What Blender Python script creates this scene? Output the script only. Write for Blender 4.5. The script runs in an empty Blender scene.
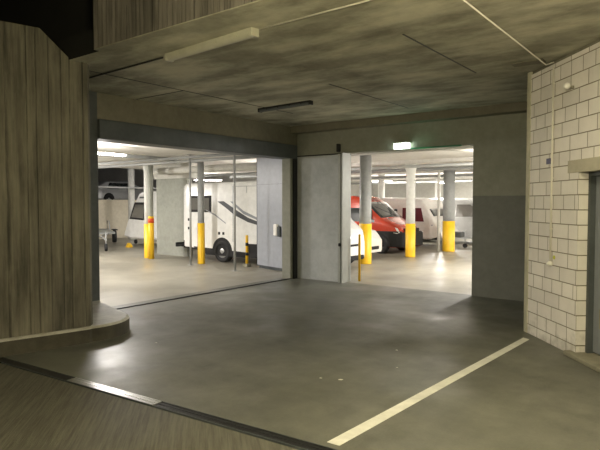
import bpy, math, random
from mathutils import Vector, Matrix
random.seed(7)
PI = math.pi
C = bpy.context.scene.collection

# ------------------------------------------------------------------ helpers
class MB:
    """collects shapes, builds ONE mesh object"""
    def __init__(s): s.v = []; s.f = []; s.mi = []; s.sm = []
    def add(s, vs, fs, mi=0, sm=False):
        o = len(s.v); s.v += [tuple(v) for v in vs]
        for f in fs:
            s.f.append(tuple(i + o for i in f)); s.mi.append(mi); s.sm.append(sm)
        return s
    def box(s, x0, x1, y0, y1, z0, z1, mi=0, b=0.0):
        if b <= 0:
            vs = [(x, y, z) for z in (z0, z1) for y in (y0, y1) for x in (x0, x1)]
            return s.add(vs, [(0, 2, 3, 1), (4, 5, 7, 6), (0, 1, 5, 4), (2, 6, 7, 3), (0, 4, 6, 2), (1, 3, 7, 5)], mi)
        pts = [(x0 + b, y0), (x1 - b, y0), (x1, y0 + b), (x1, y1 - b), (x1 - b, y1), (x0 + b, y1), (x0, y1 - b), (x0, y0 + b)]
        ins = [(x0 + 2*b, y0 + b), (x1 - 2*b, y0 + b), (x1 - b, y0 + 2*b), (x1 - b, y1 - 2*b), (x1 - 2*b, y1 - b), (x0 + 2*b, y1 - b), (x0 + b, y1 - 2*b), (x0 + b, y0 + 2*b)]
        vs = [(x, y, z0) for x, y in ins] + [(x, y, z0 + b) for x, y in pts] + [(x, y, z1 - b) for x, y in pts] + [(x, y, z1) for x, y in ins]
        fs = [tuple(range(7, -1, -1)), tuple(range(24, 32))]
        for l in range(3):
            for i in range(8):
                j = (i + 1) % 8
                fs.append((l*8 + i, l*8 + j, l*8 + 8 + j, l*8 + 8 + i))
        return s.add(vs, fs, mi)
    def prism(s, pts, z0, z1, mi=0, sm=False):
        n = len(pts)
        s.add([(x, y, z0) for x, y in pts] + [(x, y, z1) for x, y in pts],
              [tuple(range(n - 1, -1, -1)), tuple(range(n, 2*n))] + [(i, (i+1) % n, n + (i+1) % n, n + i) for i in range(n)], mi, sm)
        return s
    def extr(s, pts3, d, mi=0):
        """polygon of 3D points pushed along d"""
        n = len(pts3); d = Vector(d)
        a = [Vector(p) for p in pts3]; b = [p + d for p in a]
        return s.add(a + b, [tuple(range(n - 1, -1, -1)), tuple(range(n, 2*n))] + [(i, (i+1) % n, n + (i+1) % n, n + i) for i in range(n)], mi)
    def rings(s, rr, mi=0, n=20, cap=True, axis='z', c=(0, 0, 0)):
        """lathe: rr = [(radius, t)] along axis"""
        vs = []; fs = []
        for r, t in rr:
            for k in range(n):
                a = 2*PI*k/n; u, w = r*math.cos(a), r*math.sin(a)
                p = {'z': (u, w, t), 'y': (u, t, w), 'x': (t, u, w)}[axis]
                vs.append((p[0] + c[0], p[1] + c[1], p[2] + c[2]))
        m = len(rr)
        for l in range(m - 1):
            for k in range(n):
                j = (k + 1) % n; fs.append((l*n + k, l*n + j, l*n + n + j, l*n + n + k))
        s.add(vs, fs, mi, True)
        if cap:
            o = len(s.v) - len(vs)
            s.f += [tuple(o + i for i in range(n - 1, -1, -1)), tuple(o + (m-1)*n + i for i in range(n))]
            s.mi += [mi, mi]; s.sm += [False, False]
        return s
    def tube(s, pts, r, mi=0, n=10):
        pts = [Vector(p) for p in pts]; vs = []; fs = []
        for i, p in enumerate(pts):
            t = (pts[min(i+1, len(pts)-1)] - pts[max(i-1, 0)]).normalized()
            u = t.cross(Vector((0, 0, 1)) if abs(t.z) < .9 else Vector((1, 0, 0))).normalized(); w = t.cross(u)
            for k in range(n):
                a = 2*PI*k/n; vs.append(p + u*r*math.cos(a) + w*r*math.sin(a))
        for l in range(len(pts) - 1):
            for k in range(n):
                j = (k+1) % n; fs.append((l*n + k, l*n + j, l*n + n + j, l*n + n + k))
        s.add(vs, fs, mi, True)
        o = len(s.v) - len(vs)
        s.f += [tuple(o + i for i in range(n - 1, -1, -1)), tuple(o + (len(pts)-1)*n + i for i in range(n))]
        s.mi += [mi, mi]; s.sm += [False, False]
        return s
    def each(s, name, mat, parent):
        """one part per shape that does not touch the others"""
        adj = list(range(len(s.v)))
        def find(i):
            while adj[i] != i: adj[i] = adj[adj[i]]; i = adj[i]
            return i
        for f in s.f:
            for i in f[1:]: adj[find(i)] = find(f[0])
        groups = {}
        for i in range(len(s.v)): groups.setdefault(find(i), []).append(i)
        for g in groups.values():
            m = MB(); ix = {v: k for k, v in enumerate(g)}; m.v = [s.v[i] for i in g]
            for f, mi, q in zip(s.f, s.mi, s.sm):
                if f[0] in ix: m.f.append(tuple(ix[i] for i in f)); m.mi.append(mi); m.sm.append(q)
            m.build(name, mat, parent)
    def build(s, name, mats, parent=None, loc=(0, 0, 0), rz=0, sharp=None):
        me = bpy.data.meshes.new(name); me.from_pydata(s.v, [], s.f)
        if not isinstance(mats, (list, tuple)): mats = [mats]
        for m in mats: me.materials.append(m)
        for p, i, q in zip(me.polygons, s.mi, s.sm): p.material_index = i; p.use_smooth = q
        me.validate(); me.update()
        import bmesh
        bm = bmesh.new(); bm.from_mesh(me); bmesh.ops.recalc_face_normals(bm, faces=bm.faces); bm.to_mesh(me); bm.free()
        if sharp: me.set_sharp_from_angle(angle=sharp)
        o = bpy.data.objects.new(name, me); C.objects.link(o); o.parent = parent
        o.location = loc; o.rotation_euler = (0, 0, rz)
        return o

def tag(o, label=None, cat=None, group=None, kind=None):
    if label: o['label'] = label
    if cat: o['category'] = cat
    if group: o['group'] = group
    if kind: o['kind'] = kind
    return o
def thing(name, label, cat, loc=(0, 0, 0), rz=0, group=None):
    o = bpy.data.objects.new(name, None); C.objects.link(o); o.location = loc; o.rotation_euler = (0, 0, rz)
    o.empty_display_size = .2
    return tag(o, label, cat, group)
def structure(o): o['kind'] = 'structure'; return o
def copy_tree(o, parent=None):
    kids = [c for c in bpy.data.objects if c.parent == o]
    c = o.copy(); C.objects.link(c); c.parent = parent
    for k in kids: copy_tree(k, c)
    return c

# ------------------------------------------------------------------ materials
def new(name):
    m = bpy.data.materials.new(name); m.use_nodes = True
    nt = m.node_tree; b = nt.nodes['Principled BSDF']
    return m, nt, b
def nd(nt, t, **k):
    n = nt.nodes.new(t)
    for a, v in k.items(): setattr(n, a, v)
    return n
def mix(nt, fac, a, b, mode='MIX'):
    n = nd(nt, 'ShaderNodeMix', data_type='RGBA', blend_type=mode)
    for i, v in ((0, fac), (6, a), (7, b)):
        if isinstance(v, bpy.types.NodeSocket): nt.links.new(v, n.inputs[i])
        elif i == 0: n.inputs[0].default_value = v
        else: n.inputs[i].default_value = (*v, 1) if len(v) == 3 else v
    return n.outputs[2]
def coord(nt, scale=(1, 1, 1), loc=(0, 0, 0), rot=(0, 0, 0)):
    t = nd(nt, 'ShaderNodeTexCoord'); m = nd(nt, 'ShaderNodeMapping')
    m.inputs['Scale'].default_value = scale; m.inputs['Location'].default_value = loc; m.inputs['Rotation'].default_value = rot
    nt.links.new(t.outputs['Object'], m.inputs['Vector']); return m.outputs[0]
def noise(nt, vec, scale, detail=4, rough=.6):
    n = nd(nt, 'ShaderNodeTexNoise'); n.inputs['Scale'].default_value = scale
    n.inputs['Detail'].default_value = detail; n.inputs['Roughness'].default_value = rough
    nt.links.new(vec, n.inputs['Vector']); return n.outputs['Fac']
def ramp(nt, v, p0, p1, c0=(0, 0, 0), c1=(1, 1, 1)):
    r = nd(nt, 'ShaderNodeValToRGB'); e = r.color_ramp.elements
    e[0].position = p0; e[1].position = p1; e[0].color = (*c0, 1); e[1].color = (*c1, 1)
    nt.links.new(v, r.inputs[0]); return r.outputs[0]
def bump(nt, b, h, strength=.3, dist=.02, prev=None):
    n = nd(nt, 'ShaderNodeBump'); n.inputs['Strength'].default_value = strength; n.inputs['Distance'].default_value = dist
    nt.links.new(h, n.inputs['Height'])
    if prev is not None: nt.links.new(prev, n.inputs['Normal'])
    nt.links.new(n.outputs[0], b.inputs['Normal']); return n.outputs[0]

def plain(name, col, rough=.5, metal=0, coat=0, emis=None, es=0):
    m, nt, b = new(name)
    b.inputs['Base Color'].default_value = (*col, 1); b.inputs['Roughness'].default_value = rough
    b.inputs['Metallic'].default_value = metal; b.inputs['Coat Weight'].default_value = coat
    if emis: b.inputs['Emission Color'].default_value = (*emis, 1); b.inputs['Emission Strength'].default_value = es
    elif True:                                    # faint surface mottling
        f = ramp(nt, noise(nt, coord(nt), 6, 3), .3, .7)
        nt.links.new(mix(nt, f, tuple(c*.92 for c in col), tuple(min(1, c*1.05) for c in col)), b.inputs['Base Color'])
    return m

def concrete(name, c0, c1, rough=.75, sc=(1, 1, 1), big=.5, bumps=.25, streak=None, spec=.4, shutter=False):
    m, nt, b = new(name); v = coord(nt, sc)
    n1 = ramp(nt, noise(nt, v, big, 6, .62), .36, .66)
    n2 = ramp(nt, noise(nt, v, 7, 6, .7), .3, .75)
    col = mix(nt, n1, c0, c1); col = mix(nt, .35, col, mix(nt, n2, tuple(x*.75 for x in c0), tuple(x*1.15 for x in c1)))
    if streak:
        sv = coord(nt, streak); s = ramp(nt, noise(nt, sv, 1.0, 5, .6), .42, .62)
        col = mix(nt, .45, col, mix(nt, s, tuple(x*.6 for x in c0), tuple(x*1.15 for x in c1)))
    nt.links.new(col, b.inputs['Base Color'])
    b.inputs['Roughness'].default_value = rough; b.inputs['Specular IOR Level'].default_value = spec
    bump(nt, b, noise(nt, v, 30, 5, .7), bumps, .01)
    return m

def boards(name, c0, c1, axis='y', w=.13, contrast=1.0):
    """board-marked concrete: vertical boards of width w along axis, each with its own tone, ridges between"""
    m, nt, b = new(name); t = coord(nt)
    sp = nd(nt, 'ShaderNodeSeparateXYZ'); nt.links.new(t, sp.inputs[0])
    a = sp.outputs[{'x': 0, 'y': 1}[axis]]
    an = nd(nt, 'ShaderNodeTexNoise', noise_dimensions='1D'); an.inputs['Scale'].default_value = 2.3; an.inputs['Detail'].default_value = 1
    nt.links.new(a, an.inputs['W'])
    am = nd(nt, 'ShaderNodeMath', operation='MULTIPLY_ADD'); am.inputs[1].default_value = .30; nt.links.new(an.outputs['Fac'], am.inputs[0]); nt.links.new(a, am.inputs[2])
    d = nd(nt, 'ShaderNodeMath', operation='DIVIDE'); d.inputs[1].default_value = w; nt.links.new(am.outputs[0], d.inputs[0])
    fl = nd(nt, 'ShaderNodeMath', operation='FLOOR'); nt.links.new(d.outputs[0], fl.inputs[0])
    fr = nd(nt, 'ShaderNodeMath', operation='FRACT'); nt.links.new(d.outputs[0], fr.inputs[0])
    wn = nd(nt, 'ShaderNodeTexWhiteNoise', noise_dimensions='1D'); nt.links.new(fl.outputs[0], wn.inputs['W'])
    grain = ramp(nt, noise(nt, coord(nt, (9, 9, .55)), 1.3, 8, .72), .38, .64)
    blot = ramp(nt, noise(nt, coord(nt, (1.2, 1.2, .5)), 1.5, 5, .6), .35, .65)
    tone = ramp(nt, wn.outputs[0], .1, .95)
    col = mix(nt, tone, c0, c1)
    col = mix(nt, .65, col, mix(nt, grain, tuple(x*.45 for x in c0), tuple(x*1.3 for x in c1)))
    col = mix(nt, .45, col, mix(nt, blot, tuple(x*.35 for x in c0), c1))
    # thin joint
    s1 = nd(nt, 'ShaderNodeMath', operation='SUBTRACT'); s1.inputs[1].default_value = .5; nt.links.new(fr.outputs[0], s1.inputs[0])
    ab = nd(nt, 'ShaderNodeMath', operation='ABSOLUTE'); nt.links.new(s1.outputs[0], ab.inputs[0])
    j = ramp(nt, ab.outputs[0], .43, .49)
    col = mix(nt, j, col, mix(nt, grain, tuple(x*.35 for x in c0), col))
    nt.links.new(col, b.inputs['Base Color']); b.inputs['Roughness'].default_value = .85
    n1 = bump(nt, b, wn.outputs[0], 1.0, .015)
    n2 = bump(nt, b, grain, .5, .008, n1)
    inv = nd(nt, 'ShaderNodeMath', operation='SUBTRACT'); inv.inputs[0].default_value = 1; nt.links.new(j, inv.inputs[1])
    bump(nt, b, inv.outputs[0], .8, .012, n2)
    return m

def blocks(name, cb, cj, w=.4, h=.1935, phase=.14, dark=.8, two_sided='x'):
    m, nt, b = new(name)
    t = nd(nt, 'ShaderNodeTexCoord'); sp = nd(nt, 'ShaderNodeSeparateXYZ'); cm = nd(nt, 'ShaderNodeCombineXYZ')
    nt.links.new(t.outputs['Object'], sp.inputs[0])
    nt.links.new(sp.outputs[{'x': 0, 'y': 1}[two_sided]], cm.inputs[0])
    sb = nd(nt, 'ShaderNodeMath', operation='SUBTRACT'); sb.inputs[1].default_value = phase; nt.links.new(sp.outputs[2], sb.inputs[0])
    nt.links.new(sb.outputs[0], cm.inputs[1])
    br = nd(nt, 'ShaderNodeTexBrick'); nt.links.new(cm.outputs[0], br.inputs['Vector'])
    br.offset = .5; br.offset_frequency = 2; br.squash = .67; br.squash_frequency = 3
    br.inputs['Scale'].default_value = 1; br.inputs['Brick Width'].default_value = w; br.inputs['Row Height'].default_value = h
    br.inputs['Mortar Size'].default_value = .007; br.inputs['Mortar Smooth'].default_value = .3; br.inputs['Bias'].default_value = 0
    br.inputs['Color1'].default_value = (*cb, 1); br.inputs['Color2'].default_value = (*[c*dark for c in cb], 1); br.inputs['Mortar'].default_value = (*cj, 1)
    nz = ramp(nt, noise(nt, coord(nt), 3, 6, .65), .3, .7)
    col = mix(nt, .3, br.outputs['Color'], mix(nt, nz, tuple(c*.6 for c in cb), cb))
    col = mix(nt, br.outputs['Fac'], col, cj)
    # grime towards the foot of the wall, with its own ragged outline
    gr = nd(nt, 'ShaderNodeMath', operation='ADD'); gz = nd(nt, 'ShaderNodeMath', operation='MULTIPLY'); gz.inputs[1].default_value = 1.6
    nt.links.new(noise(nt, coord(nt), 4, 4), gz.inputs[0]); nt.links.new(gz.outputs[0], gr.inputs[1]); nt.links.new(sp.outputs[2], gr.inputs[0])
    g = ramp(nt, gr.outputs[0], .62, 1.15); col = mix(nt, g, mix(nt, .45, col, (.12, .11, .06)), col)
    nt.links.new(col, b.inputs['Base Color']); b.inputs['Roughness'].default_value = .7
    iv = nd(nt, 'ShaderNodeMath', operation='SUBTRACT'); iv.inputs[0].default_value = 1; nt.links.new(br.outputs['Fac'], iv.inputs[1])
    n1 = bump(nt, b, iv.outputs[0], .9, .012); bump(nt, b, noise(nt, coord(nt), 60, 3), .15, .004, n1)
    return m

def floor_mat(name, c0, c1, r0, r1, seed=0, wear=.5, brush=False, blob=None, polish=.35):
    m, nt, b = new(name); v = coord(nt, loc=(seed, seed*2, 0))
    n1 = ramp(nt, noise(nt, v, .42, 6, .66), .40, .60)
    n2 = ramp(nt, noise(nt, v, 2.2, 7, .7), .32, .72)
    n3 = ramp(nt, noise(nt, v, 45, 3, .7), .25, .8)
    col = mix(nt, n1, c0, c1); col = mix(nt, wear*.6, col, mix(nt, n2, tuple(x*.72 for x in c0), tuple(x*1.12 for x in c1)))
    col = mix(nt, .18, col, mix(nt, n3, tuple(x*.6 for x in c0), tuple(x*1.2 for x in c1)))
    tw = ramp(nt, noise(nt, coord(nt, (3.0, .25, 1), loc=(4, seed, 0)), 1, 4), .5, .75)
    if not (c0[0] > .3): col = mix(nt, tw, col, mix(nt, .25, col, tuple(x*.45 for x in c0)))
    nt.links.new(col, b.inputs['Base Color'])
    rr = ramp(nt, noise(nt, coord(nt, loc=(seed+9, 3, 0)), .55, 4, .55), .35, .65, (r0,)*3, (r1,)*3)
    nt.links.new(rr, b.inputs['Roughness']); b.inputs['Specular IOR Level'].default_value = polish
    if brush:
        m2 = nd(nt, 'ShaderNodeMapping'); m2.inputs['Scale'].default_value = (30, 1.3, 1)
        nt.links.new(coord(nt, rot=(0, 0, -math.radians(47))), m2.inputs['Vector'])
        st = ramp(nt, noise(nt, m2.outputs[0], 1, 5, .7), .38, .62)
        nt.links.new(mix(nt, .42, col, mix(nt, st, tuple(x*.45 for x in c0), tuple(x*1.45 for x in c1))), b.inputs['Base Color'])
        bump(nt, b, noise(nt, m2.outputs[0], 2, 4, .7), .6, .01)
    else:
        n = bump(nt, b, noise(nt, v, 1.2, 3, .5), .12, .02); bump(nt, b, noise(nt, v, 60, 3, .6), .12, .003, n)
    return m

M = {}
M['ceil'] = concrete('board_flat_concrete', (.20, .192, .146), (.58, .56, .44), .8, (1, 1, 1), .75, .25, (.7, 1.6, 1))
M['beam'] = concrete('beam_concrete', (.14, .13, .095), (.22, .205, .155), .8, (1, 1, 1), .6)
M['boards_y'] = boards('board_marked_concrete', (.045, .041, .031), (.19, .175, .135), 'y', .15)
M['kside'] = concrete('kerb_side_shaded', (.025, .023, .017), (.08, .073, .053), .8, (1, 1, 1), 2, .4)  # darker colour puts shade on the kerb's side face
M['boards_x'] = boards('board_marked_parapet', (.11, .10, .085), (.27, .245, .215), 'x', .10)
M['pier'] = concrete('pale_shuttered_concrete', (.38, .40, .40), (.52, .54, .54), .7, (1, 1, 1), .8, .2)
M['wallb'] = concrete('wall_concrete', (.23, .235, .19), (.31, .31, .26), .75, (1, 1, 1), .6, .2)
M['wallb_dark'] = concrete('wall_dark_paint', (.14, .145, .13), (.19, .195, .18), .6, (1, 1, 1), .9, .2)
M['steel'] = concrete('dark_steel', (.055, .062, .064), (.085, .095, .098), .5, (1, 1, 1), 1.5, .1)
M['rail'] = plain('rail_black', (.02, .02, .02), .45, .3)
M['block'] = blocks('painted_blocks', (.88, .835, .78), (.26, .22, .16))
M['block_reveal'] = blocks('painted_blocks_reveal', (.80, .76, .70), (.2, .17, .11), w=5, two_sided='y')
M['strip'] = concrete('end_strip_concrete', (.40, .385, .28), (.60, .57, .44), .75, (1, 1, 1), 1.5, .3)
M['lintel'] = concrete('door_lintel_concrete', (.42, .39, .30), (.5, .465, .36), .75, (1, 1, 1), 1.5, .2)
M['sill'] = concrete('sill_concrete', (.16, .15, .11), (.30, .28, .21), .7, (1, 1, 1), 2, .2)
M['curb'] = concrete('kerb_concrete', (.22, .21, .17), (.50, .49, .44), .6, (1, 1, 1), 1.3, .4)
M['floor'] = floor_mat('worn_floor', (.078, .077, .060), (.165, .165, .134), .31, .66, 2, .9, polish=.48)
M['ramp'] = floor_mat('brushed_ramp', (.065, .060, .044), (.105, .099, .074), .6, .8, 5, .5, True)
M['gfloor'] = floor_mat('garage_floor', (.205, .19, .148), (.305, .285, .228), .34, .52, 8, .2, polish=.5)
M['gceil'] = concrete('garage_ceiling_white', (.62, .60, .55), (.74, .72, .67), .8, (1, 1, 1), .7, .1)
M['gwall'] = concrete('garage_wall_white', (.55, .54, .49), (.70, .69, .63), .8, (1, 1, 1), .7, .1)
M['gpart'] = concrete('garage_partition_grey', (.29, .30, .26), (.38, .39, .34), .75, (1, 1, 1), .7, .2)
M['dark'] = concrete('unlit_black', (.006, .006, .005), (.012, .011, .009), .95, (1, 1, 1), .7, .1)  # near-black colour stands in for missing light
M['cream'] = concrete('cream_wall', (.55, .50, .38), (.68, .63, .5), .75, (1, 1, 1), .7, .1)
M['colw'] = concrete('column_white', (.60, .61, .57), (.72, .72, .68), .6, (1, 1, 1), 1.2, .1)
M['colg'] = concrete('column_grey', (.27, .28, .27), (.36, .37, .36), .55, (1, 1, 1), 1.2, .1)
M['yellow'] = plain('safety_yellow', (.88, .53, .02), .45)
M['red_lab'] = plain('label_red', (.75, .09, .02), .5)
M['line'] = concrete('line_paint', (.56, .55, .49), (.74, .73, .66), .6, (1, 1, 1), 3, .15)
M['galv'] = plain('galvanised', (.42, .43, .42), .5, .3)
M['guide'] = plain('guide_rail_grey', (.36, .37, .34), .5)
M['cond'] = plain('white_conduit', (.75, .72, .62), .4)
M['white'] = plain('white_plastic', (.85, .83, .78), .35)
M['door'] = plain('blue_grey_door', (.23, .25, .28), .4)
M['panel'] = plain('pale_grey_door', (.36, .38, .42), .38)
M['purple'] = plain('sticker_violet', (.10, .09, .17), .5)
M['ygreen'] = plain('sticker_yellow_green', (.55, .55, .05), .5)
M['vwhite'] = plain('vehicle_white', (.82, .82, .79), .25, 0, .5)
M['vcream'] = plain('vehicle_cream', (.80, .77, .72), .3, 0, .4)
M['vgrey'] = plain('vehicle_silver', (.50, .51, .51), .3, .2, .5)
M['vdgrey'] = plain('vehicle_dark_silver', (.10, .11, .11), .35, .2, .4)
M['vred'] = plain('vehicle_red', (.46, .045, .018), .25, 0, .7)
M['vblack'] = plain('vehicle_black_trim', (.008, .008, .008), .75)
M['glass'] = plain('dark_glass', (.03, .035, .035), .08, 0, 1)
M['glassg'] = plain('grey_blind_glass', (.16, .155, .14), .12, 0, 1)
M['glassm'] = plain('maroon_window', (.12, .03, .04), .12, 0, 1)
M['decal'] = plain('decal_charcoal', (.07, .075, .08), .4)
M['decal2'] = plain('decal_grey', (.28, .30, .32), .4)
M['tyre'] = plain('tyre', (.02, .02, .02), .8)
M['rim'] = plain('rim', (.45, .45, .44), .35, .6)
M['lampc'] = plain('lens_clear', (.75, .75, .72), .15, 0, 1)
M['amber'] = plain('lens_amber', (.8, .25, .03), .3)
M['tail'] = plain('lens_red', (.5, .02, .02), .3)
M['diff_off'] = plain('opal_diffuser_off', (.46, .45, .37), .35)
M['housing'] = plain('lamp_housing', (.30, .28, .21), .5)
M['chrome'] = plain('drain_steel', (.60, .60, .57), .32, .9)
M['tube_on'] = plain('tube_glow', (1, 1, 1), .5, 0, 0, (1.0, .90, .86), 38)
M['exit_on'] = plain('exit_glow', (1, 1, 1), .5, 0, 0, (.80, 1.0, .86), 9)
M['exit_green'] = plain('exit_green_glow', (.02, .16, .08), .4)  # green of the sign's glow, put into a surface colour
M['scrap'] = plain('paper_scrap', (.75, .73, .66), .6)

# ------------------------------------------------------------------ the shell
CEIL = 3.93
# floors
structure(MB().prism([(-9.2, 3.10), (2.5, 3.95), (2.5, 14), (-3.0, 14), (-3.0, 11.62), (-9.2, 11.62)], -.25, 0).build('floor', M['floor']))
structure(MB().prism([(-9.2, -9), (3.5, -9), (3.5, 3.95), (2.5, 3.83), (-9.2, 2.95)], -.25, .004).build('floor_ramp', M['ramp']))
structure(MB().prism([(-42, -6), (-9.2, -6), (-9.2, 11.62), (-3.0, 11.62), (-3.0, 40), (-42, 40)], -.25, 0.0).build('floor_garage', M['gfloor']))
# slab over the passage, with formwork joints as thin grooves
c = structure(MB().box(-9.2, 2.6, 4.17, 11.5, CEIL, CEIL + .3).box(-6.44, 2.6, 4.10, 4.17, CEIL, CEIL + .012).build('ceiling', M['ceil']))
def groove(x0, x1, y0, y1, m='rail'):
    return structure(MB().box(x0, x1, y0, y1, CEIL - .006, CEIL + .01).build('trim_1', M[m], None))
for x0, x1, y0, y1 in ((-7.52, -7.50, 4.6, 9.6), (-9.0, -7.53, 6.50, 6.52), (-3.0, -2.98, 5.9, 8.3), (-5.2, -5.18, 7.6, 10.5)):
    groove(x0, x1, y0, y1)
# parapet beam standing on the slab edge
structure(MB().box(-6.44, 2.6, 4.10, 4.165, CEIL + .012, CEIL + .32).box(-6.44, 2.6, 4.10, 4.45, CEIL + .32, CEIL + 1.5).build('wall_parapet', M['boards_x']))
# shaft beside the parapet beam, coloured near-black for missing light
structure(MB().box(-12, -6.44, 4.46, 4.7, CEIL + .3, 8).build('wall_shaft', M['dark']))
structure(MB().box(-12, -6.45, 4.165, 4.175, CEIL - .002, CEIL + .3).build('trim_2', M['dark']))  # slab edge darkened by colour in place of shade
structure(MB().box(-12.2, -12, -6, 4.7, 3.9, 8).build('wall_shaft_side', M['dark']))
# board-marked wall on the left (slightly bent), sloping top
pl = [(-7.45, -6.0), (-7.45, 2.4), (-7.35, 3.27), (-7.2, 3.91), (-7.12, 4.42), (-7.2, 4.50)]
bk = [(-7.95, 4.50), (-7.95, -6.0)]
w = MB(); ring = pl + bk; n = len(ring)
def wt(y): return 4.28 if y < 3.8 else 4.28 - (y - 3.8)/(4.2 - 3.8)*.35 if y < 4.2 else CEIL
tops = []
ring2 = []
for p in ring:
    ring2.append(p)
seg = [(-7.45, -6.0), (-7.45, 2.4), (-7.35, 3.27), (-7.22, 3.80), (-7.17, 4.10), (-7.15, 4.19), (-7.12, 4.42), (-7.2, 4.50)]
bkk = [(-7.95, y) for _, y in reversed(seg)]
ring = seg + bkk
n = len(ring)
vs = [(x, y, 0) for x, y in ring] + [(x, y, wt(y)) for x, y in ring]
k = len(seg); fs = []
for i in range(k - 1):
    fs.append((i, i+1, n+i+1, n+i)); a, b_ = n-1-i, n-2-i
    fs.append((a, n+a, n+b_, b_)); fs.append((n+i, n+i+1, n+b_, n+a)); fs.append((i, a, b_, i+1))
fs += [(k-1, k, n+k, n+k-1), (0, n, 2*n-1, n-1)]
w.add(vs, fs)
structure(w.build('wall_left', M['boards_y']))
# kerb round the foot of the wall, rounded at the end
kp = [(-7.38, -6.0), (-7.38, 2.3), (-7.28, 3.3), (-7.12, 3.95), (-7.04, 4.35)]
cx, cy = -7.72, 4.62
for a in range(-18, 78, 8):
    kp.append((cx + (.70)*math.cos(math.radians(a)), cy + .72*math.sin(math.radians(a))))
kp += [(-8.2, 5.50), (-9.2, 5.80), (-9.2, -6.0)]
kb = MB(); ins = []
for i, (x, y) in enumerate(kp):
    dx, dy = cx - .4 - x, 0
    ins.append((x - .03 if x > -9 else x, y - (.03 if y > 5 else 0)))
n = len(kp)
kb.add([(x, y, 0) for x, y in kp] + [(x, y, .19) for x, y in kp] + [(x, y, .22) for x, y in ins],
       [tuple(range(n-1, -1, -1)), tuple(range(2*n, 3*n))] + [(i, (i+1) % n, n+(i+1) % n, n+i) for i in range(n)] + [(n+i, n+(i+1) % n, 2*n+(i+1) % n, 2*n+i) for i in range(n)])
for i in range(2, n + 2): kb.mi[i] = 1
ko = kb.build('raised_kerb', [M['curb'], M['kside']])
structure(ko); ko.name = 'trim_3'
# wall with the wide left opening (x = -8.85 faces us)
structure(MB().box(-9.2, -8.85, 4.0, 5.68, 0, CEIL).build('wall_left_jamb', M['steel']))
structure(MB().box(-9.2, -8.85, -6, 4.0, 0, CEIL).build('wall_left_rear', M['boards_y']))
structure(MB().box(-9.2, -8.85, 5.68, 11.5, 3.46, CEIL).build('wall_left_beam', M['beam']))
structure(MB().box(-9.22, -8.78, 5.68, 11.42, 3.11, 3.46, b=.01).build('trim_4', M['steel']))
structure(MB().box(-9.12, -8.85, 11.2, 11.5, 0, 3.12).build('wall_left_end', M['wallb']))
structure(MB().box(-8.86, -8.80, 11.30, 11.44, 0, 3.12).build('trim_5', M['rail']))
structure(MB().box(-8.90, -8.85, 5.68, 11.4, .0, .018).build('trim_6', M['rail']))
# back wall with the second opening
wb = MB().box(-9.2, -7.42, 11.5, 11.85, 0, 3.17)
structure(wb.build('wall_back_pier', M['pier']))
structure(MB().box(-9.2, -4.18, 11.5, 11.85, 3.2, CEIL).build('wall_back_lintel', M['wallb']))
structure(MB().box(-9.2, -7.42, 11.51, 11.85, 3.17, 3.2).build('trim_7', M['rail']))
structure(MB().box(-4.18, 2.6, 11.5, 11.85, 2.12, CEIL).build('wall_back_upper', M['wallb']))
structure(MB().box(-4.18, 2.6, 11.5, 11.85, 0, 2.12).build('wall_back_lower', M['wallb_dark']))
structure(MB().box(-8.85, 2.6, 11.22, 11.5, 3.76, CEIL).build('wall_back_beam', M['beam']))
# rolling-door guide rails at the left of the second opening
gd = thing('door_guide', 'pale steel door guide rail at left edge of the red van opening', 'door guide', (-7.42, 11.46, 0))
MB().box(-.10, -.03, -.05, .03, 0, 3.17).build('channel', M['guide'], gd)
MB().box(-.03, .0, -.03, .30, 0, 3.17).build('slot', M['steel'], gd)
MB().box(.0, .035, -.05, .30, 0, 3.2).build('flange', M['guide'], gd)
MB().box(-.07, -.02, -.09, -.03, 0.9, .98, b=.01).build('key_switch', M['rail'], gd)
MB().box(-.13, -.05, -.09, 0, 3.22, 3.42, b=.01).build('sensor', M['rail'], gd)

# right wall of painted blocks, local x runs along it toward us, local -y is its face
RA = math.atan2(-.761, .648)
def rw(mb, name, mat, kind=True, parent=None):
    o = mb.build(name, mat, parent, *(((-2.37, 8.81, 0), RA) if parent is None else ((0, 0, 0), 0)))
    if kind and parent is None: structure(o)
    return o
rw(MB().box(.10, 1.42, 0, .35, 0, 3.88), 'wall_right', M['block'])
rw(MB().box(1.42, 2.55, 0, .35, 2.52, 3.88), 'wall_right_over_door', M['block'])
rw(MB().box(2.55, 9.5, 0, .35, 0, 3.88), 'wall_right_near', M['block'])
rw(MB().box(0, .10, -.012, .36, 0, 3.93), 'trim_8', M['strip'])
rw(MB().box(0, 9.5, .02, .35, 3.88, 3.95), 'trim_9', M['beam'])
rw(MB().box(1.18, 2.70, -.012, .2, 2.36, 2.52), 'trim_10', M['lintel'])
rw(MB().box(1.4195, 1.422, .002, .16, 0.06, 2.36), 'trim_11', M['block_reveal'])
rw(MB().box(1.30, 2.72, -.10, .3, 0, .055, b=.008), 'trim_12', M['sill'])
dr = thing('steel_door', 'blue-grey steel door recessed in the painted block wall', 'door', (-2.37, 8.81, 0), RA)
dr['kind'] = 'structure'; dr.name = 'door_1'
MB().box(1.422, 1.47, .13, .30, .055, 2.36).box(2.50, 2.549, .13, .30, .055, 2.36).box(1.47, 2.5, .13, .30, 2.31, 2.36).each('frame_post', M['steel'], dr)
lf = MB().box(1.47, 2.50, .20, .25, .075, 2.31, b=.004).build('door_leaf', M['door'], dr)
h = MB().box(2.36, 2.42, .185, .20, .98, 1.22).tube([(2.39, .19, 1.1), (2.39, .14, 1.1), (2.26, .14, 1.1)], .01).build('door_handle', M['chrome'], dr)
MB().box(1.62, 1.66, .192, .2, .42, .62).box(1.60, 1.68, .195, .2, .40, .64, 0).build('keyhole_plate', M['sill'], dr)

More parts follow.
